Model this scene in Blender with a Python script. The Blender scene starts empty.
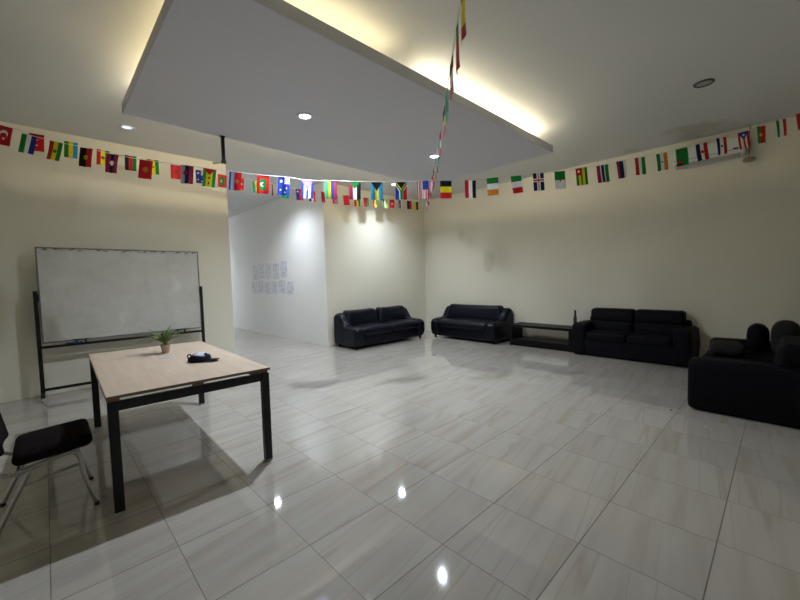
import bpy, bmesh, math, random
from mathutils import Vector, Matrix
random.seed(7)
PI = math.pi
C = bpy.context.scene.collection

# ------------------------------------------------------------------ materials
def mat(name, col=(.8,.8,.8), rough=.5, metal=0.0, emit=None, strength=0.0, spec=.5, coat=0.0):
    m = bpy.data.materials.new(name); m.use_nodes = True
    b = m.node_tree.nodes['Principled BSDF']
    b.inputs['Base Color'].default_value = (*col, 1)
    b.inputs['Roughness'].default_value = rough
    b.inputs['Metallic'].default_value = metal
    b.inputs['Specular IOR Level'].default_value = spec
    b.inputs['Coat Weight'].default_value = coat
    if emit:
        b.inputs['Emission Color'].default_value = (*emit, 1)
        b.inputs['Emission Strength'].default_value = strength
    return m

class NT:
    def __init__(s, m): s.t = m.node_tree; s.b = s.t.nodes['Principled BSDF']
    def n(s, kind, **kw):
        o = s.t.nodes.new(kind)
        for k, v in kw.items(): setattr(o, k, v)
        return o
    def l(s, a, b): s.t.links.new(a, b)
    def math(s, op, a, b=None, c=None):
        o = s.n('ShaderNodeMath', operation=op)
        for i, v in enumerate((a, b, c)):
            if v is None: continue
            if isinstance(v, (int, float)): o.inputs[i].default_value = v
            else: s.l(v, o.inputs[i])
        return o.outputs[0]
    def pos(s): return s.n('ShaderNodeNewGeometry').outputs['Position']
    def obj(s): return s.n('ShaderNodeTexCoord').outputs['Object']
    def noise(s, vec, scale, detail=3, rough=.5, dist=0):
        o = s.n('ShaderNodeTexNoise'); s.l(vec, o.inputs['Vector'])
        o.inputs['Scale'].default_value = scale; o.inputs['Detail'].default_value = detail
        o.inputs['Roughness'].default_value = rough; o.inputs['Distortion'].default_value = dist
        return o.outputs['Fac']
    def vmul(s, vec, v):
        o = s.n('ShaderNodeVectorMath', operation='MULTIPLY'); s.l(vec, o.inputs[0]); o.inputs[1].default_value = v
        return o.outputs[0]
    def ramp(s, fac, stops):
        o = s.n('ShaderNodeValToRGB'); s.l(fac, o.inputs[0]); e = o.color_ramp.elements
        while len(e) < len(stops): e.new(.5)
        for i, (p, c) in enumerate(stops):
            e[i].position = p; e[i].color = (*c, 1) if len(c) == 3 else c
        return o.outputs[0]
    def mix(s, fac, a, b, mode='MIX'):
        o = s.n('ShaderNodeMix', data_type='RGBA', blend_type=mode)
        if isinstance(fac, (int, float)): o.inputs[0].default_value = fac
        else: s.l(fac, o.inputs[0])
        for i, v in ((6, a), (7, b)):
            if isinstance(v, tuple): o.inputs[i].default_value = (*v, 1)
            else: s.l(v, o.inputs[i])
        return o.outputs[2]
    def bump(s, h, strength=.1, dist=.01):
        o = s.n('ShaderNodeBump'); s.l(h, o.inputs['Height'])
        o.inputs['Strength'].default_value = strength; o.inputs['Distance'].default_value = dist
        s.l(o.outputs[0], s.b.inputs['Normal'])

def paint(name, col, var=.04, rough=.6, blotches=()):
    m = mat(name, col, rough, spec=.35); t = NT(m)
    p = t.pos(); f = t.noise(p, .8, 4)
    c = t.mix(f, tuple(x*(1-var) for x in col), tuple(min(1, x*(1+var)) for x in col))
    for (cx, cy, cz, sx, sz, amt) in blotches:      # irregular darker brownish blotches mixed into the paint colour
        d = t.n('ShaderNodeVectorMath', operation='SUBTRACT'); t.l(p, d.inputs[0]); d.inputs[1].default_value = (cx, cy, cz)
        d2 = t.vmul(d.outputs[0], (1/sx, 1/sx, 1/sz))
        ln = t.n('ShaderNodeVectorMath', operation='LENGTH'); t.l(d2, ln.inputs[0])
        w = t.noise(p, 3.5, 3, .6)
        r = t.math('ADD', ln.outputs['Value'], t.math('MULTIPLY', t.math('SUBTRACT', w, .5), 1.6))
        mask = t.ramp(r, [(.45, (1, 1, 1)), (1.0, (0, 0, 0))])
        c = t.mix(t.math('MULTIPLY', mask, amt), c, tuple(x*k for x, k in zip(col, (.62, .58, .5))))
    t.l(c, t.b.inputs['Base Color'])
    t.bump(t.noise(p, 60, 2), .05, .004)
    return m

M = {}
M['wall_cream'] = paint('cream_paint', (.745, .715, .605))
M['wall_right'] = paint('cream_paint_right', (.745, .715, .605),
    blotches=[(7.78, 5.76, 2.55, .14, .2, .3), (7.78, 4.97, 1.83, .2, .28, .4)])  # dark blotches stand in for flag shadows, painted into the wall colour
M['wall_white'] = paint('white_paint', (.78, .765, .735))
M['ceiling'] = paint('ceiling_paint', (.67, .675, .66), .03, .7, blotches=[(7.25, .95, 3.63, .5, .3, .6), (7.6, 1.9, 3.63, .22, .3, .5)])  # darker blotches in the ceiling colour around the air conditioner
M['panel'] = paint('panel_paint', (.63, .63, .67), .02, .6)

def floor_mat():
    m = mat('marble_tile', (.6,.55,.48), .07, spec=1.0); t = NT(m)
    p = t.pos(); s = t.n('ShaderNodeSeparateXYZ'); t.l(p, s.inputs[0])
    SX, SY, X0, Y0 = .5243, .53, -.0634, 1.8056
    u = t.math('DIVIDE', t.math('SUBTRACT', s.outputs[0], X0), SX)
    v = t.math('DIVIDE', t.math('SUBTRACT', s.outputs[1], Y0), SY)
    fu = t.math('ABSOLUTE', t.math('SUBTRACT', u, t.math('ROUND', u)))
    fv = t.math('ABSOLUTE', t.math('SUBTRACT', v, t.math('ROUND', v)))
    gu = t.math('LESS_THAN', fu, .0036); gv = t.math('LESS_THAN', fv, .0052)
    groove = t.math('MAXIMUM', gu, gv)
    iu = t.math('FLOOR', u); iv = t.math('FLOOR', v)
    cmb = t.n('ShaderNodeCombineXYZ'); t.l(iu, cmb.inputs[0]); t.l(iv, cmb.inputs[1])
    wn = t.n('ShaderNodeTexWhiteNoise', noise_dimensions='2D'); t.l(cmb.outputs[0], wn.inputs['Vector'])
    off = t.n('ShaderNodeVectorMath', operation='SCALE'); t.l(wn.outputs['Color'], off.inputs[0]); off.inputs['Scale'].default_value = 30
    add = t.n('ShaderNodeVectorMath', operation='ADD'); t.l(p, add.inputs[0]); t.l(off.outputs[0], add.inputs[1])
    # veins drawn out along X, slightly wavering
    rot = t.n('ShaderNodeVectorRotate'); rot.inputs['Angle'].default_value = math.radians(-7); rot.inputs['Axis'].default_value = (0,0,1)
    t.l(add.outputs[0], rot.inputs['Vector'])
    a = t.noise(t.vmul(rot.outputs[0], (.7, 8.5, 1)), 1.0, 4, .5, .12)
    band = t.ramp(a, [(.28, (.365, .328, .28)), (.44, (.41, .382, .34)), (.58, (.43, .405, .366)), (.75, (.445, .42, .385))])
    w = t.noise(t.vmul(rot.outputs[0], (.22, 6.5, 1)), 1.0, 1, .5, .05)
    line = t.ramp(t.math('ABSOLUTE', t.math('SUBTRACT', w, .5)), [(.0, (.6,.6,.6)), (.014, (0,0,0))])
    col = t.mix(line, band, (.34, .285, .225))
    tone = t.math('MULTIPLY_ADD', wn.outputs['Value'], .06, .97)
    hs = t.n('ShaderNodeHueSaturation'); t.l(col, hs.inputs['Color']); t.l(tone, hs.inputs['Value'])
    final = t.mix(groove, hs.outputs[0], (.085, .062, .045))
    t.l(final, t.b.inputs['Base Color'])
    smudge = t.noise(p, 2.2, 5, .6)
    r = t.math('MULTIPLY_ADD', smudge, .05, .015)
    r = t.math('MAXIMUM', r, t.math('MULTIPLY', groove, .6))
    t.l(r, t.b.inputs['Roughness'])
    h = t.math('MULTIPLY_ADD', groove, -1.0, t.math('MULTIPLY', t.noise(p, 1.6, 2), .25))
    t.bump(h, .06, .003)
    return m
M['floor'] = floor_mat()

def leather():
    m = mat('black_leather', (.004, .0045, .010), .3, spec=.17); t = NT(m)
    o = t.obj(); t.bump(t.noise(o, 9, 5, .6, .6), .35, .02); t.l(t.math('MULTIPLY_ADD', t.noise(o, 14, 3), .2, .25), t.b.inputs['Roughness'])
    return m
def fabric(name, col, rough=.85):
    m = mat(name, col, rough, spec=.08); t = NT(m); o = t.obj()
    f = t.noise(o, 12, 4); t.l(t.mix(f, tuple(x*.75 for x in col), tuple(x*1.3 for x in col)), t.b.inputs['Base Color'])
    t.bump(t.noise(o, 300, 2), .2, .002); return m
M['leather'] = leather()
M['black_fabric'] = fabric('black_upholstery', (.0045, .0045, .0065), .6)
M['grey_fabric'] = fabric('dark_grey_upholstery', (.022, .020, .020), .8)
M['seat_fabric'] = fabric('dark_brown_seat_fabric', (.009, .006, .006), .9)
M['black_metal'] = mat('black_painted_steel', (.008, .0085, .0095), .4, spec=.3)
M['chrome'] = mat('silver_tube', (.42, .41, .39), .28, .9)
M['grey_plastic'] = mat('grey_plastic', (.35, .34, .32), .5)
M['black_plastic'] = mat('black_plastic', (.012, .012, .013), .4)
M['black_wood'] = mat('black_wood', (.006, .005, .005), .45, spec=.12)
M['white_plastic'] = mat('white_plastic', (.75, .76, .74), .4)
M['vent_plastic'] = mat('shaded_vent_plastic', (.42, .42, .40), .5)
M['ring'] = mat('white_trim_ring', (.7, .7, .7), .4)
M['dark_ring'] = mat('dull_metal_ring', (.07, .07, .065), .4, .3)
M['terracotta'] = mat('pale_clay', (.55, .42, .31), .8)
M['soil'] = mat('soil', (.04, .03, .02), .95)
M['navy_cloth'] = fabric('navy_cloth', (.012, .013, .025), .85)
M['lilac_cloth'] = fabric('pale_lilac_cloth', (.55, .53, .62), .85)
M['blue_plastic'] = mat('blue_plastic', (.03, .06, .25), .4)
M['card'] = mat('grey_card', (.42, .45, .47), .35)
M['cord'] = mat('tan_cord', (.30, .24, .16), .8)
M['red_scrap'] = mat('red_paper', (.35, .03, .03), .7)
M['dark_scrap'] = mat('dark_paper', (.10, .09, .08), .7)

def wood():
    m = mat('pale_beech_laminate', (.60, .48, .36), .42); t = NT(m); o = t.obj()
    g = t.noise(t.vmul(o, (14, 1.2, 5)), 1.5, 5, .6, .4)
    t.l(t.ramp(g, [(.3, (.50, .385, .285)), (.7, (.60, .485, .375))]), t.b.inputs['Base Color']); return m
M['wood'] = wood()
M['wood_edge'] = mat('brown_edge_band', (.20, .12, .065), .5)
def leafmat():
    m = mat('leaf_green', (.10, .17, .05), .5); t = NT(m); o = t.obj()
    t.l(t.ramp(t.noise(o, 30, 2), [(.35, (.05, .11, .025)), (.65, (.24, .30, .11))]), t.b.inputs['Base Color']); return m
M['leaf'] = leafmat()
def boardmat():
    m = mat('smudged_whiteboard', (.55, .55, .53), .22, spec=.5); t = NT(m); o = t.obj()
    a = t.noise(o, 2.6, 6, .7, .4); b = t.noise(t.vmul(o, (1, 1, 3)), 5, 5, .7)
    c = t.ramp(a, [(.30, (.46, .46, .43)), (.5, (.54, .54, .50)), (.72, (.58, .58, .54))])
    c2 = t.mix(t.ramp(b, [(.30, (.35,.35,.35)), (.42, (0,0,0))]), c, (.30, .30, .30))
    # dark scribble remains along the top
    s = t.n('ShaderNodeSeparateXYZ'); t.l(o, s.inputs[0])
    top = t.math('GREATER_THAN', s.outputs[2], .595)
    w = t.ramp(t.noise(t.vmul(o, (9, 1, 24)), 1.6, 4), [(.50, (0,0,0)), (.56, (1,1,1))])
    c3 = t.mix(t.math('MULTIPLY', t.math('MULTIPLY', top, w), .8), c2, (.10, .10, .10))
    t.l(c3, t.b.inputs['Base Color'])
    t.l(t.math('MULTIPLY_ADD', a, .25, .12), t.b.inputs['Roughness']); return m
M['board'] = boardmat()
M['board_frame'] = mat('dark_aluminium', (.16, .16, .155), .45, .4)
def sheetmat(seed):
    m = mat('printed_sheet_%d' % seed, (.74, .75, .80), .5); t = NT(m); o = t.obj()
    ad = t.n('ShaderNodeVectorMath', operation='ADD'); t.l(o, ad.inputs[0]); ad.inputs[1].default_value = (seed*3.1, seed*1.7, seed*.9)
    f = t.noise(ad.outputs[0], 16, 2, .5)
    t.l(t.ramp(f, [(.34, (.33, .33, .36)), (.41, (.60, .61, .63)), (.60, (.70, .70, .73)), (.68, (.46, .46, .50))]), t.b.inputs['Base Color']); return m
SHEETS = [sheetmat(i) for i in range(4)]

COL = dict(R=(.50,.012,.018), G=(.010,.20,.035), B=(.012,.03,.26), N=(.006,.012,.075), W=(.78,.78,.78), K=(.008,.008,.009),
           Y=(.72,.58,.015), O=(.62,.22,.02), L=(.02,.30,.55), T=(.01,.38,.20), P=(.62,.17,.33), Q=(.22,.28,.60), S=(.33,.35,.42),
           M=(.34,.018,.06), J=(.28,.45,.03), D=(.30,.012,.02), E=(.45,.18,.03))
def flagmat(k):
    m = mat('flag_paper_' + {'R':'red','G':'green','B':'blue','N':'navy','W':'white','K':'black','Y':'yellow','O':'orange','L':'sky','T':'teal',
        'P':'pink','Q':'periwinkle','S':'silver','M':'maroon','J':'lime','D':'dark_red','E':'amber'}[k], COL[k], .55, spec=.3)
    t = NT(m); tr = t.n('ShaderNodeBsdfTranslucent'); tr.inputs[0].default_value = (*COL[k], 1)
    mx = t.n('ShaderNodeMixShader'); mx.inputs[0].default_value = .3
    out = [n for n in m.node_tree.nodes if n.type == 'OUTPUT_MATERIAL'][0]
    t.l(t.b.outputs[0], mx.inputs[1]); t.l(tr.outputs[0], mx.inputs[2]); t.l(mx.outputs[0], out.inputs[0]); return m
FM = {k: flagmat(k) for k in COL}

def lamp_mat(name, col, s): return mat(name, (.8,.8,.8), .5, emit=col, strength=s)

# ------------------------------------------------------------------ helpers
def link(name, me, parent=None, loc=(0,0,0), rot=(0,0,0)):
    o = bpy.data.objects.new(name, me); C.objects.link(o)
    o.location = loc; o.rotation_euler = rot
    if parent: o.parent = parent
    return o
def obj(name, bm, m, parent=None, smooth=True, loc=(0,0,0), rot=(0,0,0), bevel=0, seg=3):
    bmesh.ops.recalc_face_normals(bm, faces=bm.faces)
    me = bpy.data.meshes.new(name); bm.to_mesh(me); bm.free()
    for mm in (m if isinstance(m, (list, tuple)) else [m]): me.materials.append(mm)
    if smooth: me.polygons.foreach_set('use_smooth', [True]*len(me.polygons))
    o = link(name, me, parent, loc, rot)
    if bevel:
        b = o.modifiers.new('bevel', 'BEVEL'); b.width = bevel; b.segments = seg; b.limit_method = 'ANGLE'; b.angle_limit = math.radians(40)
        w = o.modifiers.new('wn', 'WEIGHTED_NORMAL'); w.keep_sharp = True
    return o
def thing(name, label, cat, loc=(0,0,0), rotz=0, group=None):
    o = link(name, None, None, loc, (0,0,rotz)); return tag(o, label, cat, group)
def tag(o, label, cat, group=None):
    o['label'] = label; o['category'] = cat
    if group: o['group'] = group
    return o
def plabel(o, s): o['label'] = s; return o
def struct(name, bm, m, **k):
    o = obj(name, bm, m, smooth=False, **k); o['kind'] = 'structure'; return o
def box(bm, c, s, mi=0, rot=None):
    mtx = Matrix.Translation(c) @ (rot if rot else Matrix()) @ Matrix.Diagonal((*s, 1))
    r = bmesh.ops.create_cube(bm, size=1, matrix=mtx)
    for v in r['verts']:
        for f in v.link_faces: f.material_index = mi
    return r['verts']
def bx(x0, x1, y0, y1, z0, z1):
    bm = bmesh.new(); box(bm, ((x0+x1)/2, (y0+y1)/2, (z0+z1)/2), (x1-x0, y1-y0, z1-z0)); return bm
def cyl(bm, c, r, h, seg=32, r2=None, rot=None):
    mtx = Matrix.Translation(c) @ (rot if rot else Matrix())
    return bmesh.ops.create_cone(bm, cap_ends=True, segments=seg, radius1=r, radius2=r if r2 is None else r2, depth=h, matrix=mtx)['verts']
def crom(pts, n=6):
    P = [Vector(p) for p in pts]; P = [P[0]*2-P[1]] + P + [P[-1]*2-P[-2]]; out = []
    for i in range(1, len(P)-2):
        a, b, c, d = P[i-1:i+3]
        for k in range(n):
            t = k/n
            out.append(.5*((2*b)+(c-a)*t+(2*a-5*b+4*c-d)*t*t+(3*b-a-3*c+d)*t**3))
    out.append(P[-2]); return out
def tube(bm, pts, r, seg=12, r1=None):
    P = [Vector(p) for p in pts]; n = len(P); rings = []; up = None
    for i, p in enumerate(P):
        d = (P[min(i+1, n-1)]-P[max(i-1, 0)]).normalized()
        if up is None:
            up = Vector((0,0,1)) if abs(d.z) < .9 else Vector((1,0,0))
        s = d.cross(up).normalized(); up = s.cross(d).normalized()
        rr = r if r1 is None else r+(r1-r)*i/(n-1)
        rings.append([bm.verts.new(p + (s*math.cos(a)+up*math.sin(a))*rr) for a in [2*PI*k/seg for k in range(seg)]])
    for a, b in zip(rings, rings[1:]):
        for k in range(seg): bm.faces.new((a[k], a[(k+1)%seg], b[(k+1)%seg], b[k]))
    bm.faces.new(rings[0][::-1]); bm.faces.new(rings[-1])
def rbox(c, s, r, puff=(0,0,0), warp=None, n_mid=6, bm=None):
    """soft cushion: rounded box whose faces swell by puff"""
    own = bm is None; bm = bm or bmesh.new(); tmp = bmesh.new()
    h = [x/2 for x in s]; r = min(r, *[x*.999 for x in h])
    def ax(hh):
        a = [-hh + r*k/4 for k in range(4)]; b = [-hh+r + (2*hh-2*r)*k/n_mid for k in range(n_mid+1)]
        return a + b + [-x for x in a[::-1]]
    A = [ax(x) for x in h]
    for d in range(3):
        e, f = [k for k in range(3) if k != d]
        for sg in (-1, 1):
            g = []
            for i in A[e]:
                row = []
                for j in A[f]:
                    v = [0,0,0]; v[d] = sg*h[d]; v[e] = i; v[f] = j; row.append(tmp.verts.new(v))
                g.append(row)
            for i in range(len(g)-1):
                for j in range(len(g[0])-1): tmp.faces.new((g[i][j], g[i+1][j], g[i+1][j+1], g[i][j+1]))
    bmesh.ops.remove_doubles(tmp, verts=tmp.verts, dist=1e-5)
    bmesh.ops.recalc_face_normals(tmp, faces=tmp.faces)
    for v in tmp.verts:
        p = v.co; inn = Vector([max(-(h[k]-r), min(h[k]-r, p[k])) for k in range(3)]); d = p-inn
        if d.length > 1e-7: p = inn + d.normalized()*r
        q = p.copy()
        for k in range(3):
            e, f = [a for a in range(3) if a != k]
            if puff[k]:
                q[k] += puff[k]*(p[k]/h[k])*max(0, math.cos(PI/2*p[e]/h[e]))*max(0, math.cos(PI/2*p[f]/h[f]))
        q = q + Vector(c)
        if warp: q = warp(q)
        v.co = q
    if own: bm.free(); return tmp
    me = bpy.data.meshes.new('t'); tmp.to_mesh(me); tmp.free(); bm.from_mesh(me); bpy.data.meshes.remove(me); return bm
def prism(prof, x0, x1):
    """profile in (y, z), extruded from x0 to x1"""
    bm = bmesh.new(); a = [bm.verts.new((x0, y, z)) for y, z in prof]; b = [bm.verts.new((x1, y, z)) for y, z in prof]
    n = len(prof); bm.faces.new(a); bm.faces.new(b[::-1])
    for i in range(n): bm.faces.new((a[i], b[i], b[(i+1)%n], a[(i+1)%n]))
    return bm

# ------------------------------------------------------------------ the room
HC, HP = 3.633, 3.305
XR, YW, XP, XE = 7.78, 7.035, 4.51, 2.48     # right wall, back wall plane, corridor wall, end of whiteboard wall
X0, Y0, YE = -1.7, -.45, 15.0
struct('floor', bx(X0-.15, XR+.15, Y0-.15, YE+.15, -.1, 0), M['floor'])
struct('ceiling', bx(X0-.15, XR+.15, Y0-.15, YE+.15, HC, HC+.1), M['ceiling'])
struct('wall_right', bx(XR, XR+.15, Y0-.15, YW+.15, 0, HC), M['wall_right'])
struct('wall_left', bx(X0, XE, YW, YW+.15, 0, HC), M['wall_cream'])
struct('wall_back', bx(XP, XR, YW, YW+.15, 0, HC), M['wall_cream'])
struct('wall_corridor', bx(XP-.004, XP+.15, YW+.0005, YE, 0, HC), M['wall_white'])
struct('wall_corridor_left', bx(XE-.15, XE, YW+.15, YE, 0, HC), M['wall_white'])
struct('wall_corridor_end', bx(XE-.15, XP+.15, YE, YE+.15, 0, HC), M['wall_white'])
struct('wall_near', bx(X0, XR, Y0-.15, Y0, 0, HC), M['wall_cream'])
struct('wall_side', bx(X0-.15, X0, Y0-.15, YW+.15, 0, HC), M['wall_cream'])

# dropped ceiling panel with a hollow light gap above it
PX0, PX1, PY0, PY1 = .70, 5.60, 2.43, 4.92
bm = bmesh.new()
box(bm, ((PX0+PX1)/2, (PY0+PY1)/2, HP+.055), (PX1-PX0, PY1-PY0, .11))
o = struct('ceiling_panel', bm, M['panel'], bevel=.006, seg=2)
bm = bx(PX0+.55, PX1-.55, PY0+.55, PY1-.55, HP+.11, HC); struct('ceiling_panel_core', bm, M['panel'])

# light strips lying on the panel
WARM = (1.0, .88, .62)
def strip(x0, y0, x1, y1, s, label, col=WARM):
    L = math.hypot(x1-x0, y1-y0); a = math.atan2(y1-y0, x1-x0)
    t = thing('strip_light', label, 'light', ((x0+x1)/2, (y0+y1)/2, HP+.11), a, 'strip lights on top of the ceiling panel')
    obj('batten', bx(-L/2, L/2, -.018, .018, 0, .03), M['white_plastic'], t, smooth=False)
    bm = bmesh.new(); tube(bm, [(-L/2+.02, 0, .046), (L/2-.02, 0, .046)], .014, 10)
    obj('tube', bm, lamp_mat('warm_tube', col, s), t)
IN = .17
STR = dict(front=21, left=8, far=75, right=50)
strip(2.80, PY0+IN, PX1-.12, PY0+IN, STR['front'], 'bright strip light glowing above the ceiling panel edge, nearest its right corner')
strip(PX0+.3, PY0+IN, 2.45, PY0+IN, STR['front']*.62, 'weaker yellowish strip light above the ceiling panel edge, at the top of the photo', (1,.84,.50))
strip(PX0+IN, PY0+.5, PX0+IN, PY1-.35, STR['left'], 'faint yellow strip light glowing above the left edge of the dropped ceiling panel', (1,.80,.42))
strip(PX0+.2, PY1-IN, PX1-.2, PY1-IN, STR['far'], 'warm strip light on the far edge of the dropped ceiling panel, facing the whiteboard wall', (1, .87, .62))
strip(PX1-IN, PY0+.3, PX1-IN, PY1-.3, STR['right'], 'warm strip light on the right end of the dropped ceiling panel, facing the sofa wall', (1, .87, .62))

# recessed downlights
def downlight(x, y, z, s, label, col=(.80,.89,1.0), r=.058, ringm='ring'):
    t = thing('ceiling_light', label, 'ceiling light', (x, y, z), 0, 'round recessed ceiling lights')
    bm = bmesh.new(); n = 40; prof = [(r, .0), (r, -.006), (r+.006, -.012), (r+.02, -.012), (r+.03, -.004), (r+.03, 0)]
    rings = [[bm.verts.new((a*math.cos(2*PI*k/n), a*math.sin(2*PI*k/n), b)) for k in range(n)] for a, b in prof]
    for A, B in zip(rings, rings[1:]):
        for k in range(n): bm.faces.new((A[k], A[(k+1)%n], B[(k+1)%n], B[k]))
    obj('trim_ring', bm, M[ringm], t)
    bm = bmesh.new(); cyl(bm, (0,0,-.003), r, .005, n)
    obj('diffuser', bm, lamp_mat('lit_diffuser', col, 14 if s > 20 else .9) if s else M['grey_plastic'], t, smooth=False)
    if s:
        L = bpy.data.lights.new('bulb', 'SPOT'); L.energy = s; L.color = col; L.spot_size = math.radians(165 if z < HC else 142); L.spot_blend = 1.0; L.shadow_soft_size = .025 if z < HC else .06
        lo = bpy.data.objects.new('bulb', L); C.objects.link(lo); lo.parent = t; lo.location = (0, 0, -.03)
    return t
downlight(2.18, 3.71, HP, 275, 'lit round downlight in the dropped ceiling panel, nearest the camera')
downlight(4.32, 3.67, HP, 150, 'lit round downlight in the dropped ceiling panel beside the hanging string of flags')
downlight(5.84, 6.17, HC, 190, 'lit round ceiling light near the far corner, above the two leather sofas')
downlight(3.58, 7.96, HC, 190, 'lit round ceiling light over the corridor entrance by the white wall')
downlight(.93, 6.23, HC, 7, 'dim bluish round ceiling light above the whiteboard', (.7,.85,1))
downlight(5.58, .68, HC, 0, 'unlit dark round ceiling fixture over the right-hand sofas', r=.07, ringm='dark_ring')
downlight(2.95, 14.2, HC, 300, 'added unseen lamp deep in the corridor to brighten it, behind the whiteboard wall')  # added lamp, never in view, brightens the far part of the corridor wall

# ------------------------------------------------------------------ whiteboard
YB = 6.80
t = thing('whiteboard', 'large smudged whiteboard on a black wheeled stand against the left wall', 'whiteboard', (.905, YB, 0))
W0, W1, Z0, Z1 = -.955, .955, .752, 2.005
bm = bmesh.new(); box(bm, (0, 0, 0), (W1-W0, .018, Z1-Z0))
bo = obj('board', bm, M['board'], t, smooth=False, loc=(0, 0, (Z0+Z1)/2))
bm = bmesh.new()
for (c, s) in (((0,-.002,Z1+.004),(W1-W0+.03,.03,.016)), ((0,-.002,Z0-.004),(W1-W0+.03,.03,.016)), ((W0-.007,-.002,(Z0+Z1)/2),(.016,.03,Z1-Z0+.01)), ((W1+.007,-.002,(Z0+Z1)/2),(.016,.03,Z1-Z0+.01))): box(bm, c, s)
obj('board_frame', bm, M['board_frame'], t, smooth=False, bevel=.003)
for sx in (-1, 1):
    x = -1.0 if sx < 0 else .985
    po = obj('post', bx(x-.022, x+.022, -.02, .02, .09, 1.44), M['black_metal'], t, smooth=False, bevel=.004)
    obj('pivot_knob', bx(x-.03 if sx > 0 else x+.0, x+.0 if sx > 0 else x+.03, -.025, .025, 1.30, 1.40), M['black_metal'], t, smooth=False, bevel=.006)
    obj('foot', bx(x-.022, x+.022, -.26, .17, .06, .10), M['black_metal'], t, smooth=False, bevel=.005)
    for y in (-.24, .15):
        bm = bmesh.new(); cyl(bm, (x, y, .024), .024, .018, 20, rot=Matrix.Rotation(PI/2, 4, 'Y'))
        box(bm, (x, y, .05), (.026, .03, .024))
        obj('caster', bm, M['chrome'], t)
obj('tray_rail', bx(-.98, .965, -.045, .015, .675, .705), M['black_metal'], t, smooth=False, bevel=.004)
obj('lower_rail', bx(-.98, .965, -.015, .015, .10, .135), M['black_metal'], t, smooth=False, bevel=.004)
for x in (-.58, .66):
    bm = bmesh.new(); tube(bm, [(x-.09, -.02, .752), (x+.08, -.02, .752)], .008, 8); box(bm, (x-.05, -.015, .727), (.02, .02, .045)); box(bm, (x+.05, -.015, .727), (.02, .02, .045))
    obj('tray_clip', bm, M['black_plastic'], t)
bm = bmesh.new(); tube(bm, [(-.07, 0, .01), (.07, 0, .01)], .0095, 10); tube(bm, [(.072, 0, .01), (.10, 0, .01)], .011, 10)
tag(obj('marker_pen', bm, M['blue_plastic'], None, loc=(.905-.67, YB-.028, .7055)), 'blue marker pen lying on the left end of the whiteboard tray', 'pen')

# ------------------------------------------------------------------ table
TX0, TX1, TY0, TY1 = .262, 1.318, 2.925, 4.97
t = thing('meeting_table', 'rectangular pale wood topped table with black steel frame in front of the whiteboard', 'table', ((TX0+TX1)/2, (TY0+TY1)/2, 0), math.radians(-1.4)); t.scale = (1, 1, .78/.755)
hx, hy = (TX1-TX0)/2, (TY1-TY0)/2
tt = obj('tabletop', bx(-hx, hx, -hy, hy, .735, .755), M['wood'], t, smooth=False, bevel=.002, seg=2)
bm = bmesh.new()
for (c, s) in (((0,-hy-.001,.745),(2*hx,.004,.0185)), ((0,hy+.001,.745),(2*hx,.004,.0185)), ((-hx-.001,0,.745),(.004,2*hy,.0185)), ((hx+.001,0,.745),(.004,2*hy,.0185))): box(bm, c, s)
obj('edge_band', bm, M['wood_edge'], tt, smooth=False)
bm = bmesh.new()
for y in (-hy+.035, hy-.035): box(bm, (0, y, .682), (2*hx-.08, .035, .06))
for x in (-hx+.035, hx-.035): box(bm, (x, 0, .682), (.035, 2*hy-.08, .06))
obj('frame', bm, M['black_metal'], t, smooth=False, bevel=.003)
for x in (-hx+.04, 0, hx-.04):
    for y in (-hy+.04, 0, hy-.04):
        if x or y: obj('spacer', bx(x-.03, x+.03, y-.0175, y+.0175, .710, .736), M['wood_edge'], t, smooth=False)
for sx in (-1, 1):
    for sy in (-1, 1):
        x, y = sx*(hx-.032), sy*(hy-.032)
        lg = obj('leg', bx(x-.028, x+.028, y-.028, y+.028, .014, .712), M['black_metal'], t, smooth=False, bevel=.004)
        bm = bx(x-.026, x+.026, y-.026, y+.026, 0, .016); plabel(obj('glide', bm, M['grey_plastic'], lg, smooth=False), 'grey levelling foot')

# plant
PXY = (.856, 4.375)
t = thing('potted_plant', 'small potted plant with long arching leaves standing on the table', 'plant', (*PXY, .78))
bm = bmesh.new(); n = 28
prof = [(0, 0), (.030, 0), (.042, .078), (.046, .079), (.046, .092), (.041, .092), (.039, .078), (0, .078)]
rings = [[bm.verts.new((max(a, .0005)*math.cos(2*PI*k/n), max(a, .0005)*math.sin(2*PI*k/n), b)) for k in range(n)] for a, b in prof]
for A, B in zip(rings, rings[1:]):
    for k in range(n): bm.faces.new((A[k], A[(k+1)%n], B[(k+1)%n], B[k]))
obj('pot', bm, M['terracotta'], t)
bm = bmesh.new(); cyl(bm, (0,0,.080), .038, .008, 24); obj('soil', bm, M['soil'], t)
for i in range(30):
    a = i*2.399+.4; L = random.uniform(.13, .235); lean = random.uniform(.35, 1.25); w = random.uniform(.009, .015)
    if i in (3, 8): L = .25; lean = 1.2
    bm = bmesh.new(); K = 9; prev = None
    for k in range(K+1):
        s = k/K; ang = lean*(.35+.9*s); r = .008+L*s*math.sin(ang); z = .082+L*(s*math.cos(ang*.8))-.02*s*s*lean
        z = max(z, .07)
        ww = w*math.sin(PI*min(1, s*.93+.07))**.7+.0006
        ca, sa = math.cos(a), math.sin(a)
        ctr = Vector((r*ca, r*sa, z)); side = Vector((-sa, ca, 0))*ww
        row = [bm.verts.new(ctr-side+Vector((0,0,.003))), bm.verts.new(ctr), bm.verts.new(ctr+side+Vector((0,0,.003)))]
        if prev:
            bm.faces.new((prev[0], prev[1], row[1], row[0])); bm.faces.new((prev[1], prev[2], row[2], row[1]))
        prev = row
    lf = obj('leaf', bm, M['leaf'], t); so = lf.modifiers.new('s', 'SOLIDIFY'); so.thickness = .0012

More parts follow.
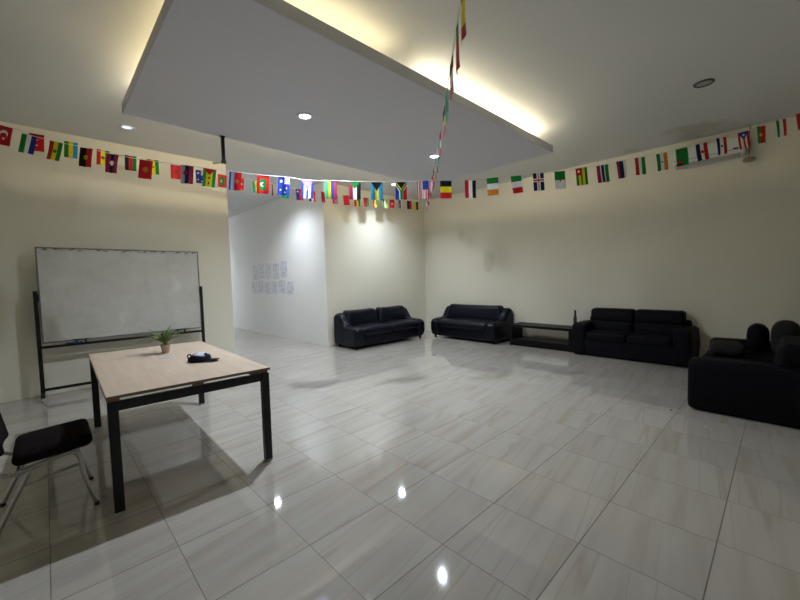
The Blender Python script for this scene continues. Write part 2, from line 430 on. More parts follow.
bm = bx(-.06, .06, -.05, .05, 0, .0015)
tag(obj('card', bm, M['card'], None, smooth=False, loc=(.82, 4.09, .7802), rot=(0,0,.9)), 'small grey card lying flat on the table between the plant and the cap', 'card')

# cap: navy brim and back with pale front panel
t = thing('baseball_cap', 'navy cap with a pale lilac front lying on the table', 'cap', (.975, 3.655, .78), math.radians(-50))
def dome(filter_f, rscale=1.0, zs=.078, nt=32, nz=12):
    bm = bmesh.new(); g = {}
    for i in range(nz+1):
        ph = i/nz*PI/2
        for k in range(nt):
            th = 2*PI*k/nt
            r = .088*math.cos(ph)*rscale; z = zs*math.sin(ph)**.8*rscale
            dent = 1-.16*math.exp(-((th-PI)**2)/.5)*math.sin(ph)
            g[i, k] = bm.verts.new((r*math.cos(th)*1.12, r*math.sin(th), .004+z*dent+.006*math.sin(3*th)*math.sin(2*ph)))
    for i in range(nz):
        for k in range(nt):
            th = (k+.5)/nt*2*PI
            if filter_f(th, i/nz): bm.faces.new((g[i, k], g[i, (k+1)%nt], g[i+1, (k+1)%nt], g[i+1, k]))
    bmesh.ops.delete(bm, geom=[v for v in bm.verts if not v.link_faces], context='VERTS')
    return bm
isf = lambda th, h: (math.cos(th) > -.2) and h > .36
cr = obj('crown', dome(lambda th, h: not isf(th, h)), M['navy_cloth'], t); cr.modifiers.new('s', 'SOLIDIFY').thickness = .003
fp = obj('front_panel', dome(isf, 1.012), M['lilac_cloth'], t); fp.modifiers.new('s', 'SOLIDIFY').thickness = .003
plabel(fp, 'pale lilac front panel')
bm = bmesh.new(); prev = None
for k in range(25):
    th = -1.25+2.5*k/24
    a = Vector((.092*math.cos(th)*1.1, .088*math.sin(th), .006)); ext = .085*math.cos(th/1.25*PI/2)**.6
    row = []
    for j in range(6):
        s = j/5; row.append(bm.verts.new((a.x+ext*s, a.y*(1-.1*s), .008-.0*s+.010*s*(1-abs(th)/1.25)-.004*(1-math.cos(th)))))
    if prev:
        for j in range(5): bm.faces.new((prev[j], prev[j+1], row[j+1], row[j]))
    prev = row
br = obj('brim', bm, M['navy_cloth'], t); br.modifiers.new('s', 'SOLIDIFY').thickness = .004
bm = bmesh.new(); tube(bm, crom([(-.088, -.03, .03), (-.102, -.018, .052), (-.100, .0, .06), (-.102, .018, .052), (-.088, .03, .03)]), .006, 8)
obj('back_strap', bm, M['navy_cloth'], t)
bm = bmesh.new(); bmesh.ops.create_uvsphere(bm, u_segments=12, v_segments=8, radius=.02, matrix=Matrix.Translation((.07, .0, .060)) @ Matrix.Rotation(.75, 4, 'Y') @ Matrix.Diagonal((1.1, 1.5, .25, 1)))
plabel(obj('badge', bm, M['grey_fabric'], t), 'dark grey badge on the front')

# ------------------------------------------------------------------ chair
t = thing('banquet_chair', 'dark padded chair with silver tube legs at the left end of the table', 'chair', (-.065, 3.43, 0), 0)
# local: front +X
sw = .24
def tilt(q): return q + Vector((0, 0, .018*(q.x)/.25-.038))
obj('seat', rbox((.05, 0, .475), (.385, .47, .078), .042, (0,0,.018), tilt), M['seat_fabric'], t)
for sy in (-1, 1):
    y = sy*.215
    bm = bmesh.new(); tube(bm, crom([(.235, y*1.06, .012), (.185, y*1.03, .22), (.165, y, .355), (.125, y, .396), (.02, y, .382), (-.12, y, .352)], 6), .0125, 12)
    lg = obj('leg', bm, M['chrome'], t)
    bm = bmesh.new(); cyl(bm, (.236, y*1.06, .010), .016, .02, 16); plabel(obj('rubber_foot', bm, M['black_plastic'], lg), 'black rubber foot')
    bm = bmesh.new(); tube(bm, crom([(-.225, y*1.06, .012), (-.14, y*1.03, .20), (-.06, y, .358)], 6), .0125, 12)
    lg = obj('leg', bm, M['chrome'], t)
    bm = bmesh.new(); cyl(bm, (-.226, y*1.06, .010), .016, .02, 16); plabel(obj('rubber_foot', bm, M['black_plastic'], lg), 'black rubber foot')
    bm = bmesh.new(); tube(bm, crom([(-.02, y, .372), (-.12, y, .348), (-.185, y, .358), (-.225, y*.99, .41), (-.255, y*.97, .60), (-.31, y*.95, .86)], 7), .0125, 12)
    obj('back_post', bm, M['chrome'], t)
    bm = bmesh.new(); tube(bm, [(-.115, y*1.02, .265), (.168, y*1.02, .31)], .008, 10)
    obj('stretcher', bm, M['chrome'], t)
for cx, cz in ((-.12, .357), (.11, .392)):
    bm = bmesh.new(); tube(bm, [(cx, -.205, cz), (cx, .205, cz)], .010, 10); obj('cross_bar', bm, M['chrome'], t)
obj('backrest', rbox((-.255, 0, .70), (.06, .42, .46), .03, (.015,0,0), lambda q: q + Vector((-.20*(q.z-.70)+.02*(q.y/.2)**2, 0, 0))), M['seat_fabric'], t)

# ------------------------------------------------------------------ sofas
def leather_sofa(name, label, W, loc, rotz, backs, seats, D=.86):
    """front is -Y, local x from -W/2 to W/2, back against +Y"""
    t = thing(name, label, 'sofa', loc, rotz, 'black leather sofas in the far corner')
    aw = .24; y0, y1 = -D/2, D/2
    obj('base', rbox((0, .02, .20), (W-.26, D-.10, .29), .05), M['leather'], t)
    for sx in (-1, 1):
        prof = [(y0+.05, .055), (y0+.0, .20), (y0+.0, .40), (y0+.05, .47), (y0+.18, .485), (y0+.38, .49), (y0+.47, .52), (y0+.55, .63), (y0+.62, .72), (y0+.70, .755), (y1-.06, .745), (y1, .66), (y1, .055)]
        xa, xb = (W/2-aw, W/2) if sx > 0 else (-W/2, -W/2+aw)
        bm = prism(prof, xa, xb)
        obj('armrest', bm, M['leather'], t, bevel=.075, seg=6)
        lx = sx*(W/2-.09)
        bm = bmesh.new(); cyl(bm, (lx, y0+.12, .03), .022, .06, 16, r2=.03); obj('leg', bm, M['black_wood'], t)
        bm = bmesh.new(); cyl(bm, (lx, y1-.12, .03), .022, .06, 16, r2=.03); obj('leg', bm, M['black_wood'], t)
    iw = W-2*aw+.04
    for k in range(seats):
        w = iw/seats; cx = -iw/2+w*(k+.5)
        obj('seat_cushion', rbox((cx, y0+.33, .385), (w-.004, .66, .17), .065, (0,.01,.025), lambda q: q+Vector((0,0,-.02*max(0,(-(q.y)-.2))/.2))), M['leather'], t)
    bw = W-.24
    for k in range(backs):
        w = bw/backs; cx = -bw/2+w*(k+.5)
        def wp(q, cx=cx, w=w):
            u = (q.x-cx)/(w/2); h = (q.z-.42)/.38
            lean = .16*(q.z-.42)
            taper = 1-(.10 if backs == 1 else .17)*max(0, h)**1.5
            ear = .018*abs(u)**6*max(0, h)
            return Vector((cx+(q.x-cx)*taper, q.y+lean, q.z+ear))
        obj('back_cushion', rbox((cx, y1-.27, .60), (w-.002, .24, .40), .07, (0,.03,.0), wp, 8), M['leather'], t)
    obj('back_panel', rbox((0, y1-.075, .40), (W-.14, .13, .66), .05), M['leather'], t)
    return t
leather_sofa('leather_sofa', 'black leather sofa with two dipping back cushions along the back wall, left of the corner', 2.15, (5.665, 6.54, 0), 0, 2, 2)
leather_sofa('leather_sofa', 'black leather sofa with one wide smooth back against the right wall, beside the low bench', 1.84, (7.31, 5.185, 0), -PI/2, 1, 1)

def box_sofa(name, label, W, D, loc, rotz, far_back=.84, tops=(0, 0), arm=.59, armw=.24, scale2=None):
    t = thing(name, label, 'sofa', loc, rotz, 'black upholstered box sofas on the right')
    y0, y1 = -D/2, D/2
    obj('base', rbox((0, .0, .165), (W-.10, D-.05, .30), .03), M['black_fabric'], t)
    def flare(q):
        s = 1 if q.x > 0 else -1
        return q + Vector((s*.018*math.sin(PI*min(1, max(0, q.z/arm))), 0, -.03*max(0, (q.y-.0)/D)))
    for sx in (-1, 1):
        obj('armrest', rbox((sx*(W/2-armw/2-.02), 0, arm/2+.005), (armw, D, arm-.02), .05, (.012,0,.015), flare), M['black_fabric'], t)
    iw = W-2*armw-.02
    for k in range(2):
        w = iw/2; cx = -iw/2+w*(k+.5)
        obj('seat_cushion', rbox((cx, y0+.36, .36), (w-.006, .70, .17), .05, (0,.01,.02)), M['black_fabric'], t)
    bw = W-2*armw+.14
    for k in range(2):
        w = bw/2; cx = -bw/2+w*(k+.5)
        def wp(q): return q + Vector((0, .12*(q.z-.4), 0))
        if tops[k] is None: continue
        b = obj('back_cushion', rbox((cx, y1-.24, .50), (w-.006, .24, .26), .06, (0,.02,.0), wp), M['black_fabric'], t)
        obj('headrest', rbox((cx, y1-.23, far_back-.12), (w-.004, .25, .24), .06, (0,.02,.0), wp), M['black_fabric'], b)
    obj('back_panel', rbox((0, y1-.07, .36), (W-.2, .13, .62), .04), M['black_fabric'], t)
    for sx in (-1, 1):
        for y in (y0+.1, y1-.1):
            bm = bmesh.new(); cyl(bm, (sx*(W/2-.14), y, .0125), .03, .025, 16); obj('leg', bm, M['black_plastic'], t)
    return t
box_sofa('box_sofa', 'black box sofa with two headrests against the right wall, next to the low bench', 1.78, .80, (7.375, 1.815, 0), -PI/2, .83)
# nearest sofa, seen over its arm: back against the near wall, facing the whiteboard wall
tD = box_sofa('box_sofa', 'black sofa at the right edge of the photo, seen over its high square arm', 1.94, 1.0, (5.85, .185, 0), PI, .76, (None, 0), arm=.55, armw=.24)
o = rbox((0, 0, .2), (.50, .22, .40), .10, (0,.02,.0))
tag(obj('throw_cushion', o, M['grey_fabric'], None, loc=(6.15, -.045, .475)), 'paler grey rounded cushion standing against the back of the nearest sofa', 'cushion')
o = rbox((0, 0, .165), (.34, .17, .33), .083, (0,.02,.0))
tag(obj('throw_cushion', o, M['black_fabric'], None, loc=(6.38, .198, .475), rot=(0, 0, .05)), 'black upright bolster cushion on the nearest sofa, in front of the paler grey one', 'cushion')
o = rbox((0, 0, .06), (.46, .32, .12), .055, (0,0,.015))
tag(obj('throw_cushion', o, M['grey_fabric'], None, loc=(5.98, .46, .475), rot=(0, 0, .1)), 'dark grey flat cushion lying on the seat of the nearest sofa behind its near arm', 'cushion')

# ------------------------------------------------------------------ low tv bench
BX0, BX1, BY0, BY1, BH = 7.13, 7.62, 2.755, 4.05, .45
t = thing('tv_bench', 'low black open-shelf bench between two sofas on the right wall', 'bench', ((BX0+BX1)/2, (BY0+BY1)/2, 0))
dx, dy = (BX1-BX0)/2, (BY1-BY0)/2
obj('top', bx(-dx, dx, -dy, dy, BH-.05, BH), M['black_wood'], t, smooth=False, bevel=.005)
for s in (-1, 1): obj('side_panel', bx(-dx+.01, dx-.01, s*dy-.06 if s > 0 else s*dy, s*dy if s > 0 else s*dy+.06, .0, BH-.05), M['black_wood'], t, smooth=False, bevel=.003)
obj('shelf', bx(-dx+.01, dx-.01, -dy+.06, dy-.06, .05, .14), M['black_wood'], t, smooth=False, bevel=.003)
obj('plinth', bx(-dx+.04, dx-.04, -dy+.06, dy-.06, .0, .05), M['black_wood'], t, smooth=False)
t = thing('bottle', 'slim black bottle standing on the right end of the low bench', 'bottle', (7.46, 2.81, BH))
bm = bmesh.new(); n = 20
prof = [(.0005, 0), (.030, 0), (.032, .01), (.032, .17), (.026, .20), (.019, .225), (.0005, .226)]
rings = [[bm.verts.new((a*math.cos(2*PI*k/n), a*math.sin(2*PI*k/n), b)) for k in range(n)] for a, b in prof]
for A, B in zip(rings, rings[1:]):
    for k in range(n): bm.faces.new((A[k], A[(k+1)%n], B[(k+1)%n], B[k]))
obj('body', bm, M['black_plastic'], t)
bm = bmesh.new(); cyl(bm, (0,0,.275), .018, .11, 16); obj('cap', bm, M['black_plastic'], t)

# ------------------------------------------------------------------ air conditioner
t = thing('air_conditioner', 'white wall-mounted air conditioner high on the right wall behind the flags', 'air conditioner', (XR, .87, 3.20))
L2 = .43
prof = [(0, .0), (-.10, .0), (-.17, .035), (-.20, .085), (-.205, .25), (-.19, .275), (0, .28)]
bm = bmesh.new()
a = [bm.verts.new((x, -L2, z)) for x, z in prof]; b = [bm.verts.new((x, L2, z)) for x, z in prof]
bm.faces.new(a); bm.faces.new(b[::-1])
for i in range(len(prof)): bm.faces.new((a[i], b[i], b[(i+1)%len(prof)], a[(i+1)%len(prof)]))
obj('casing', bm, M['white_plastic'], t, smooth=False, bevel=.01)
bm = bmesh.new(); box(bm, (-.152, 0, .012), (.085, .78, .010), rot=Matrix.Rotation(math.radians(26), 4, 'Y')); plabel(obj('louver', bm, M['vent_plastic'], t, smooth=False), 'grey air louver')
bm = bmesh.new(); box(bm, (-.2015, 0, .09), (.012, .84, .008)); obj('panel_seam', bm, M['vent_plastic'], t, smooth=False)
bm = bmesh.new(); box(bm, (-.207, -.335, .105), (.006, .06, .022)); plabel(obj('display', bm, M['black_plastic'], t, smooth=False), 'small black display')
bm = bmesh.new(); box(bm, (-.10, -L2-.004, .14), (.17, .008, .24)); obj('end_cap', bm, M['vent_plastic'], t, smooth=False, bevel=.01)
# dangling cord with bundle beside it
t = thing('cable_bundle', 'tan cord bundle hanging from the ceiling beside the air conditioner', 'cable', (7.70, .39, HC))
bm = bmesh.new(); tube(bm, crom([(0,0,0), (.01,.005,-.15), (0,-.004,-.3), (.005,.0,-.46)]), .009, 8); obj('cable', bm, M['cord'], t)
bm = bmesh.new()
for k in range(4):
    rr = .025+.009*k; tube(bm, [(.004*k, rr*1.3*math.cos(a), -.50+rr*.55*math.sin(a)) for a in [2*PI*j/16 for j in range(17)]], .011, 7)
obj('cord_bundle', bm, M['cord'], t)

# hanging black rod at the edge of the ceiling panel
t = thing('hanging_rod', 'black rod with a small foot hanging from the edge of the dropped ceiling panel', 'rod', (1.70, 4.88, HP))
obj('rod', bx(-.018, .018, -.018, .018, -.30, 0), M['black_metal'], t, smooth=False, bevel=.003)
obj('mount_plate', bx(-.03, .03, -.025, .025, -.008, 0), M['black_metal'], t, smooth=False)
bm = bmesh.new(); box(bm, (-.0, .0, -.315), (.05, .045, .035)); obj('joint', bm, M['black_metal'], t, smooth=False, bevel=.004)
bm = bmesh.new(); tube(bm, [(0, 0, -.325), (-.055, .055, -.322), (-.10, .09, -.327)], .009, 8); plabel(obj('hook', bm, M['chrome'], t), 'small silver hook')

# ------------------------------------------------------------------ sheets on the corridor wall
ordn = ['leftmost', 'second from left', 'third from left', 'fourth from left', 'fifth from left', 'rightmost']
def sheets(y0, y1, zc, h, n, row):
    for k in range(n):
        f = (k+.5)/n; y = y0+(y1-y0)*f; w = abs(y1-y0)/n*.84
        nm = ordn[k] if k < n-1 else 'rightmost'
        o = obj('paper_sheet', bx(-.003, 0, -w/2, w/2, -h/2, h/2), SHEETS[(k*3+n) % 4], None, smooth=False, loc=(XP-.0032, y, zc+.02*math.sin(k*2.1+n)), rot=(.02*math.sin(k*5.), 0, 0))
        tag(o, 'printed paper sheet on the white corridor wall, %s of the %s row' % (nm, row), 'paper sheet', 'paper sheets taped to the corridor wall')
sheets(11.05, 8.80, 1.79, .43, 5, 'upper')
sheets(11.15, 8.50, 1.33, .33, 6, 'lower')

# bits of litter on the floor
tag(obj('litter_scrap', bx(-.012,.012,-.01,.01,0,.004), M['red_scrap'], None, smooth=False, loc=(4.76, .80, 0)), 'tiny red scrap on the floor in front of the nearest sofa', 'litter')
tag(obj('litter_scrap', bx(-.045,.04,-.03,.03,0,.004), M['dark_scrap'], None, smooth=False, loc=(5.32, 4.62, 0), rot=(0,0,.6)), 'small dark scrap on the open floor in front of the leather sofas', 'litter')

# ------------------------------------------------------------------ flag garlands
def H(*c): return lambda u, v: c[min(len(c)-1, int(v*len(c)))]
def V(*c): return lambda u, v: c[min(len(c)-1, int(u*len(c)))]
def disc(f, cu, cv, r, c, hole=0):
    def g(u, v):
        d = math.hypot((u-cu)*.14, (v-cv)*.21); return c if hole <= d < r else f(u, v)
    return g
def star(f, cu, cv, r, c):
    def g(u, v):
        x, y = (u-cu)*.14, (v-cv)*.21; d = math.hypot(x, y); a = math.atan2(x, -y)
        k = (a % (2*PI/5))/(2*PI/5); k = abs(k-.5)*2      # 1 on a tip, 0 in a notch
        return c if d < r*(.45+.55*k) else f(u, v)
    return g
def crescent(f, cu, cv, r, c, off=(0,.2)):
    def g(u, v):
        x, y = (u-cu)*.14, (v-cv)*.21
        return c if math.hypot(x, y) < r and math.hypot(x-off[0]*r*2, y-off[1]*r*2) > r*.8 else f(u, v)
    return g
def tri(f, depth, c):        # triangle hanging from the top edge
    return lambda u, v: c if v < depth*(1-abs(u-.5)*2) else f(u, v)
def rect(f, u0, u1, v0, v1, c): return lambda u, v: c if u0 <= u < u1 and v0 <= v < v1 else f(u, v)
def solid(c): return lambda u, v: c
def safrica(u, v):
    du = abs(u-.5); y0 = .12+.0
    if v < .40-du*.95 and du < .36: return 'K'
    if v < .47-du*.95 : return 'Y' if du < .43 else 'G'
    if v < .62-du*.95 or du < .13: return 'G'
    if v < .69-du*.95 or du < .18: return 'W'
    return 'B' if u < .5 else 'R'
def usa(u, v):
    if u > .46 and v < .50: return 'B' if not (int(u*24) % 3 == 1 and int(v*36) % 3 == 1) else 'Q'
    return ('R', 'W')[int(u*13) % 2] if int(u*13) % 2 == 0 else 'W'
def cuba(u, v): return 'BWBWB'[min(4, int(u*5))]
def prico(u, v): return 'RWRWR'[min(4, int(u*5))]
def union(u, v):             # small union flag in the top right quarter
    x, y = (u-.77)/.23, (v-.20)/.20
    if abs(x) < .14 or abs(y) < .12: return 'R'
    if abs(x) < .3 or abs(y) < .26: return 'W'
    if abs(abs(x)-abs(y)) < .2: return 'W'
    return 'B'
def aus(u, v):
    if u > .54 and v < .40: return union(u, v)
    return 'B'
AUS = star(star(star(star(aus, .26, .24, .018, 'W'), .75, .62, .011, 'W'), .22, .72, .011, 'W'), .60, .85, .011, 'W')
def iceland(u, v):
    du, dv = abs(u-.5), abs(v-.40)
    if du < .06 or dv < .04: return 'R'
    if du < .15 or dv < .10: return 'W'
    return 'N'
def kiribati(u, v):
    if u < .13: return 'N'
    if u < .42: return 'S' if (int(u*24+math.sin(v*18)*.8)) % 2 else 'Q'
    return 'R'
def saotome(u, v):
    return 'G' if u < .27 or u > .73 else 'Y'
def maldives(u, v): return 'G' if .24 < u < .76 and .20 < v < .80 else 'R'
def macro(u, v): return 'R'
def togo(u, v):
    if u < .5 and v < .42: return 'R'
    return 'GYGYG'[min(4, int(u*5))]
def zambia(u, v):
    if v > .78 and u < .55: return 'R' if v < .9 else 'K'
    return 'G'
def kg(u, v): return 'D'
def turk(): return star(crescent(solid('R'), .45, .42, .042, 'W', (0, .22)), .48, .66, .018, 'W')

def flag_mesh(paint_f, seed, bend=1.0, w=.14, h=.21):
    rnd = random.Random(seed); NX, NY = 24, 36
    a1, a2, ph = rnd.uniform(.002, .007)*bend, rnd.uniform(.003, .009)*bend, rnd.uniform(0, 6)
    bm = bmesh.new(); g = []
    for j in range(NY+1):
        v = j/NY; row = []
        for i in range(NX+1):
            u = i/NX
            y = a1*math.sin(2.6*PI*u+ph)*(.3+v) + a2*math.sin(2.2*v+ph)*v - .012*bend*v*v*math.cos(ph)
            row.append(bm.verts.new(((u-.5)*w*(1-.03*v), y, -v*h)))
        g.append(row)
    keys = []; 
    for j in range(NY):
        for i in range(NX):
            k = paint_f((i+.5)/NX, (j+.5)/NY)
            if k not in keys: keys.append(k)
            f = bm.faces.new((g[j][i], g[j][i+1], g[j+1][i+1], g[j+1][i])); f.material_index = keys.index(k)
    return bm, [FM[k] for k in keys]
def garland(label, A, B, knots, flags, end0, end1, face=1, yawj=.12, seedb=0, bend=1.0, yaw0=.0):
    """A, B: line on plan; knots: (distance along the line, string height); flags: (distance, painter, tilt, words)"""
    A = Vector((*A, 0)); B = Vector((*B, 0)); d = (B-A).normalized(); ang = math.atan2(d.y, d.x)
    t = thing('flag_garland', label, 'bunting', (A.x+d.x*knots[0][0], A.y+d.y*knots[0][0], knots[0][1]), 0, 'strings of paper flags')
    org = Vector(t.location)
    pts = [end0] + [tuple(A+d*s+Vector((0,0,z))) for s, z in knots] + [end1]
    path = crom(pts, 5)
    bm = bmesh.new(); tube(bm, [p-org for p in path], .0032, 6)
    obj('string', bm, mat('white_string', (.7,.7,.68), .7), t)
    def zat(s):
        for (s0, z0), (s1, z1) in zip(knots, knots[1:]):
            if s0-1e-6 <= s <= s1+1e-6: return z0+(z1-z0)*(s-s0)/(s1-s0), math.atan2(z1-z0, s1-s0)
        return knots[-1][1], 0
    rnd = random.Random(seedb+5)
    for k, fl in enumerate(flags):  # each flag turns a little on the string
        s, f, tl, words = fl[:4]; yw = fl[4] if len(fl) > 4 else rnd.uniform(-yawj, yawj)+yaw0
        z, sl = zat(s); bmf, ms = flag_mesh(f, seedb*100+k, bend)
        p = A+d*s+Vector((0,0,z-.001))-org
        o = obj('flag', bmf, ms, t)
        # local x runs along the string as the camera sees it, turned by yw, leaning by tl
        o.matrix_local = Matrix.Translation(p) @ Matrix.Rotation(ang+yw, 4, 'Z') @ Matrix.Rotation(tl, 4, 'Y') @ Matrix(((1,0,0,0),(0,1,0,0),(math.tan(sl)*.9+math.tan(tl)*.5,0,1,0),(0,0,0,1)))
        o['label'] = words
    return t

D = math.radians
# near string: left wall -> across the room -> right
s3 = [(0,3.285,turk(),'red flag with white crescent and star'),(.52-.28,3.19,V('G','W','B'),'green, white and blue striped flag'),
 (.52,3.115,star(V('D','Y','G'),.5,.5,.028,'G'),'red, yellow and green flag with green star'),(.84,3.045,disc(V('K','R'),.5,.5,.024,'Y',.013),'black and red flag with yellow emblem'),
 (1.12,2.975,disc(V('M','N','M'),.5,.48,.027,'W'),'maroon and navy flag with white disc'),(1.48,2.905,disc(disc(solid('R'),.5,.5,.033,'E'),.5,.5,.014,'O'),'red flag with golden sun'),
 (1.93,2.845,disc(V('S','N','M'),.36,.40,.028,'M'),'grey, navy and red flag with red shield'),(2.18,2.805,star(star(tri(saotome,.35,'R'),.5,.50,.017,'K'),.5,.80,.017,'K'),'green and yellow flag with red triangle and black stars'),
 (2.47,2.765,disc(kiribati,.62,.5,.024,'E'),'red flag with yellow bird and wavy blue stripes'),(2.78,2.725,crescent(maldives,.48,.5,.026,'W',(.2,0)),'red flag with green rectangle and white crescent'),
 (3.02,2.705,AUS,'blue flag with white stars and a small union cross'),(3.29,2.665,star(tri(cuba,.58,'P'),.5,.2,.018,'W'),'blue and white striped flag with pink triangle and star'),
 (3.56,2.655,V('T','Y','B','M'),'green, yellow, blue and red striped flag'),(3.84,2.645,tri(V('M','W','K'),.42,'G'),'red, white and black flag with green triangle'),
 (4.10,2.635,tri(V('L','Y','L'),.5,'K'),'turquoise and yellow flag with black triangle'),(4.39,2.635,safrica,'six-coloured flag with green Y shape'),
 (4.65,2.645,usa,'red and white striped flag with blue corner'),(4.93,2.645,H('K','Y','R'),'black, yellow and red banded flag'),
 (5.23,2.645,V('R','W','K'),'red, white and black striped flag'),(5.50,2.675,H('G','W','O'),'green, white and orange banded flag'),
 (5.79,2.695,H('G','W','R'),'green, white and red banded flag, tilted'),(6.07,2.725,iceland,'navy flag with red and white cross'),
 (6.34,2.745,disc(H('G','W'),.5,.55,.012,'R'),'green and white flag with small red emblem'),(6.61,2.785,star(togo,.25,.2,.02,'W'),'green and yellow striped flag with red corner and white star'),
 (6.88,2.815,rect(rect(V('M','N','G'),.31,.36,0,1,'W'),.64,.69,0,1,'W'),'maroon, navy and green striped flag'),(7.12,2.865,V('M','N','W'),'maroon, navy and white striped flag'),
 (7.36,2.905,V('R','W','G'),'red, white and green striped flag'),(7.64,2.955,disc(V('G','W','O'),.5,.5,.012,'B'),'green, white and orange flag with blue wheel'),
 (7.90,3.015,zambia,'green flag with red and black bottom corner'),(8.16,3.075,disc(V('N','W','R'),.5,.5,.022,'R'),'navy, white and red flag with red shield'),
 (8.42,3.145,disc(V('N','W','R'),.5,.5,.013,'K'),'navy, white and red flag with small dark emblem'),(8.71,3.215,star(tri(prico,.5,'B'),.5,.2,.016,'W'),'red and white striped flag with blue triangle and star'),
 (8.95,3.285,disc(rect(solid('R'),0,.42,0,1,'G'),.42,.5,.018,'Y'),'green and red flag with yellow emblem'),(9.21,3.365,V('G','W','R'),'green, white and red striped flag'),
 (9.49,3.455,solid('R'),'plain red flag at the right edge')]
tl3 = {0:10,1:2,2:8,3:4,4:5,5:3,6:2,7:4,8:3,9:0,10:3,20:-9,21:-2,22:-3,23:-4,24:-5,25:-5,26:-5,27:-6,28:-3,29:-6,30:-5,31:-6,32:0,33:-5,34:-3}
kn3 = [(s, z) for s, z, *_ in s3]
fl3 = [(s, f, D(tl3.get(i, 0)), w) for i, (s, z, f, w) in enumerate(s3)]
kn3 = [(-1.0, 3.50)] + kn3
garland('near string of small national flags sagging across the whole room, the larger looking one', (-.206, 6.038), (6.897, -.015), kn3, fl3,
        (-1.37, 7.03, 3.61), (7.40, -.447, 3.62), yawj=.16, seedb=1)

# far string: along the whiteboard wall and the back wall to the far corner
s2 = [(1.64,3.405,crescent(rect(solid('R'),0,1,0,.10,'D'),.4,.5,.04,'W',(.2,0)),'red flag with white crescent'),(1.96,3.385,V('G','Y','L'),'green, yellow and blue striped flag'),
 (2.29,3.355,disc(V('R','Y','G'),.5,.5,.022,'D'),'red, yellow and green flag with dark emblem'),(2.60,3.345,V('K','R','G'),'black, red and green striped flag'),
 (2.87,3.345,star(V('R','Y','G'),.5,.5,.016,'K'),'red, yellow and green flag with black star'),(3.17,3.325,disc(solid('R'),.5,.5,.028,'D'),'red flag with dark emblem'),
 (3.52,3.315,AUS,'blue flag with stars and union cross'),(3.86,3.305,crescent(maldives,.48,.5,.022,'W',(.2,0)),'red flag with green rectangle'),
 (4.15,3.305,star(solid('R'),.7,.5,.02,'W'),'red flag with white star'),(4.44,3.295,V('T','Y','R'),'green, yellow and red flag half hidden'),
 (4.74,3.295,V('W','K','R'),'white and black flag seen almost edge on',.9),(5.0,3.275,solid('T'),'teal flag half hidden'),
 (5.30,3.285,star(rect(solid('R'),0,.45,0,1,'B'),.25,.22,.02,'W'),'blue and red flag with white star'),(5.59,3.295,V('N','W','R'),'navy, white and red striped flag'),
 (5.85,3.315,solid('D'),'dark red flag turned aside',.45),(6.15,3.315,disc(V('R','P','S'),.5,.5,.022,'R'),'red, pink and grey flag'),
 (6.44,3.325,disc(solid('R'),.5,.5,.02,'D'),'red flag with darker emblem'),(6.75,3.335,disc(V('R','Y','G'),.5,.3,.02,'K'),'red, yellow and green flag'),
 (7.01,3.355,V('R','D','G'),'red and green flag'),(7.29,3.375,disc(V('R','Y','G'),.5,.5,.02,'K'),'red, yellow and green flag with black emblem'),
 (7.61,3.405,V('G','W','J'),'green and white striped flag'),(7.84,3.425,disc(solid('R'),.5,.5,.026,'W'),'red flag with white disc'),
 (8.12,3.455,V('S','K','W'),'grey, black and white flag',-.2),(8.46,3.475,V('K','R'),'black and red flag',-.2),
 (8.72,3.485,V('Y','K'),'yellow and black flag',-.2)]
kn2 = [(.4, 3.53)] + [(s, z) for s, z, *_ in s2] + [(8.96, 3.495)]
fl2 = [(s, f, D(random.uniform(-4, 4)), w) + ((e[0],) if e else ()) for s, z, f, w, *e in s2]
garland('far string of small flags running along the whiteboard wall to the far corner', (-1.6, 6.48), (7.72, 6.72), kn2, fl2,
        (-1.697, 6.47, 3.60), (7.70, 6.97, 3.56), yawj=.22, seedb=2, yaw0=-.18)

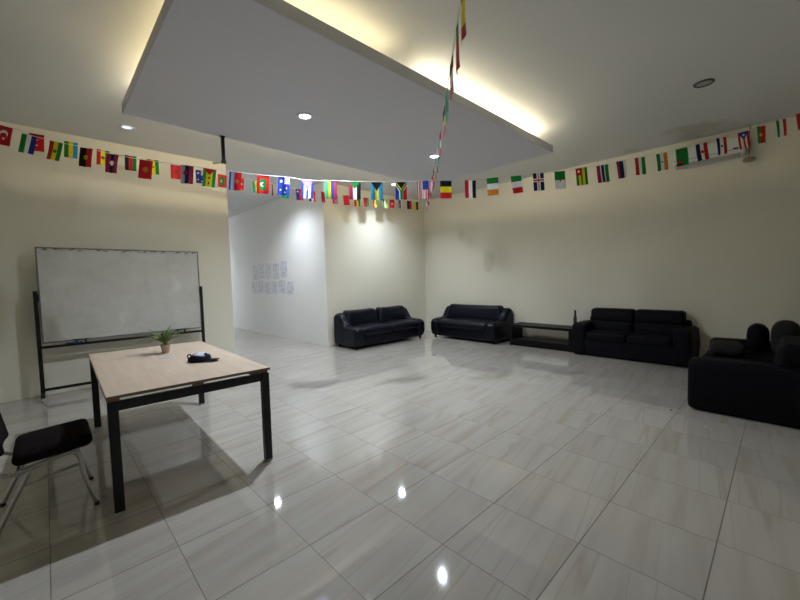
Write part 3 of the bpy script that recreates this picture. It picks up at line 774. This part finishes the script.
# third string: from the far corner diagonally to over the camera, seen almost edge on
A1, B1 = (7.66, 6.88), (1.45, 1.06)
LT = 10.4
def z1(s): return 3.47-.16*s+.0085*s*s
des = [H('W','S'),H('S','W'),V('W','K','W'),V('R','W'),H('R','W','B'),H('W','R'),V('R','W','K'),H('M','W','R'),V('R','P'),H('W','R','W'),V('P','W','R'),H('R','W','M'),
       V('M','S','W'),H('R','W'),H('M','N','R'),H('P','S','R'),V('R','W'),H('R','S','M'),H('M','W','R'),H('K','Y','R'),H('K','Y','R'),
       H('W','S','R'),H('T','W','T'),H('G','G','T'),H('M','W','R'),H('K','W','R'),H('G','R','R'),H('G','R','R'),H('R','Y','R'),H('R','Y','Y')]
des = des[:23] + [H('M','W','R'), H('K','Y','R'), H('T','G','T'), H('K','W','R'), H('G','R','R'), H('R','Y','Y','R'), H('Y','R')]
ss = [.25+.29*k for k in range(24)] + [7.43, 7.70, 8.08, 8.39, 8.64, 8.93]
ss[19] = 5.59
fl1 = []
rnd = random.Random(3)
nm = {'W':'white','S':'grey','K':'black','R':'red','M':'maroon','B':'blue','P':'pink','N':'navy','Y':'yellow','T':'teal','G':'green'}
for k, f in enumerate(des):
    cs = []
    for u, v in ((.1,.1),(.5,.5),(.9,.9)):
        c = nm[f(u, v)]
        if c not in cs: cs.append(c)
    s = ss[k]; fl1.append((s, f, D(rnd.uniform(-4, 4)), ' and '.join(cs) + ' flag seen nearly edge on', rnd.uniform(-.07, .07) + (.03 if k % 2 else -.03)))
kn1 = [(k*.25, z1(k*.25)) for k in range(0, 41)]
garland('third string of flags running overhead from the far corner, seen almost edge on', A1, B1, kn1, fl1,
        (7.70, 6.95, 3.55), (-.16, -.447, 2.74), yawj=.1, seedb=3, bend=.8)

# ------------------------------------------------------------------ camera, world, view
cam = bpy.data.cameras.new('camera'); co = bpy.data.objects.new('camera', cam); C.objects.link(co)
f, yaw, pitch, roll, h = 368.42, .80487, -.056837, -.025404, 1.4767
fw = Vector((math.cos(yaw)*math.cos(pitch), math.sin(yaw)*math.cos(pitch), math.sin(pitch)))
r = fw.cross(Vector((0,0,1))).normalized(); u = r.cross(fw)
r2 = r*math.cos(roll)+u*math.sin(roll); u2 = r2.cross(fw)
mw = Matrix((r2, u2, -fw)).transposed().to_4x4(); mw.translation = (0, 0, h); co.matrix_world = mw
cam.sensor_width = 36; cam.lens = f/800*36; cam.clip_start = .05
bpy.context.scene.camera = co
w = bpy.data.worlds.new('world'); bpy.context.scene.world = w; w.use_nodes = True
w.node_tree.nodes['Background'].inputs[0].default_value = (.02, .02, .022, 1); w.node_tree.nodes['Background'].inputs[1].default_value = 1
v = bpy.context.scene.view_settings; v.view_transform = 'Standard'; v.look = 'None'; v.gamma = 1; v.exposure = .26; v.use_curve_mapping = False
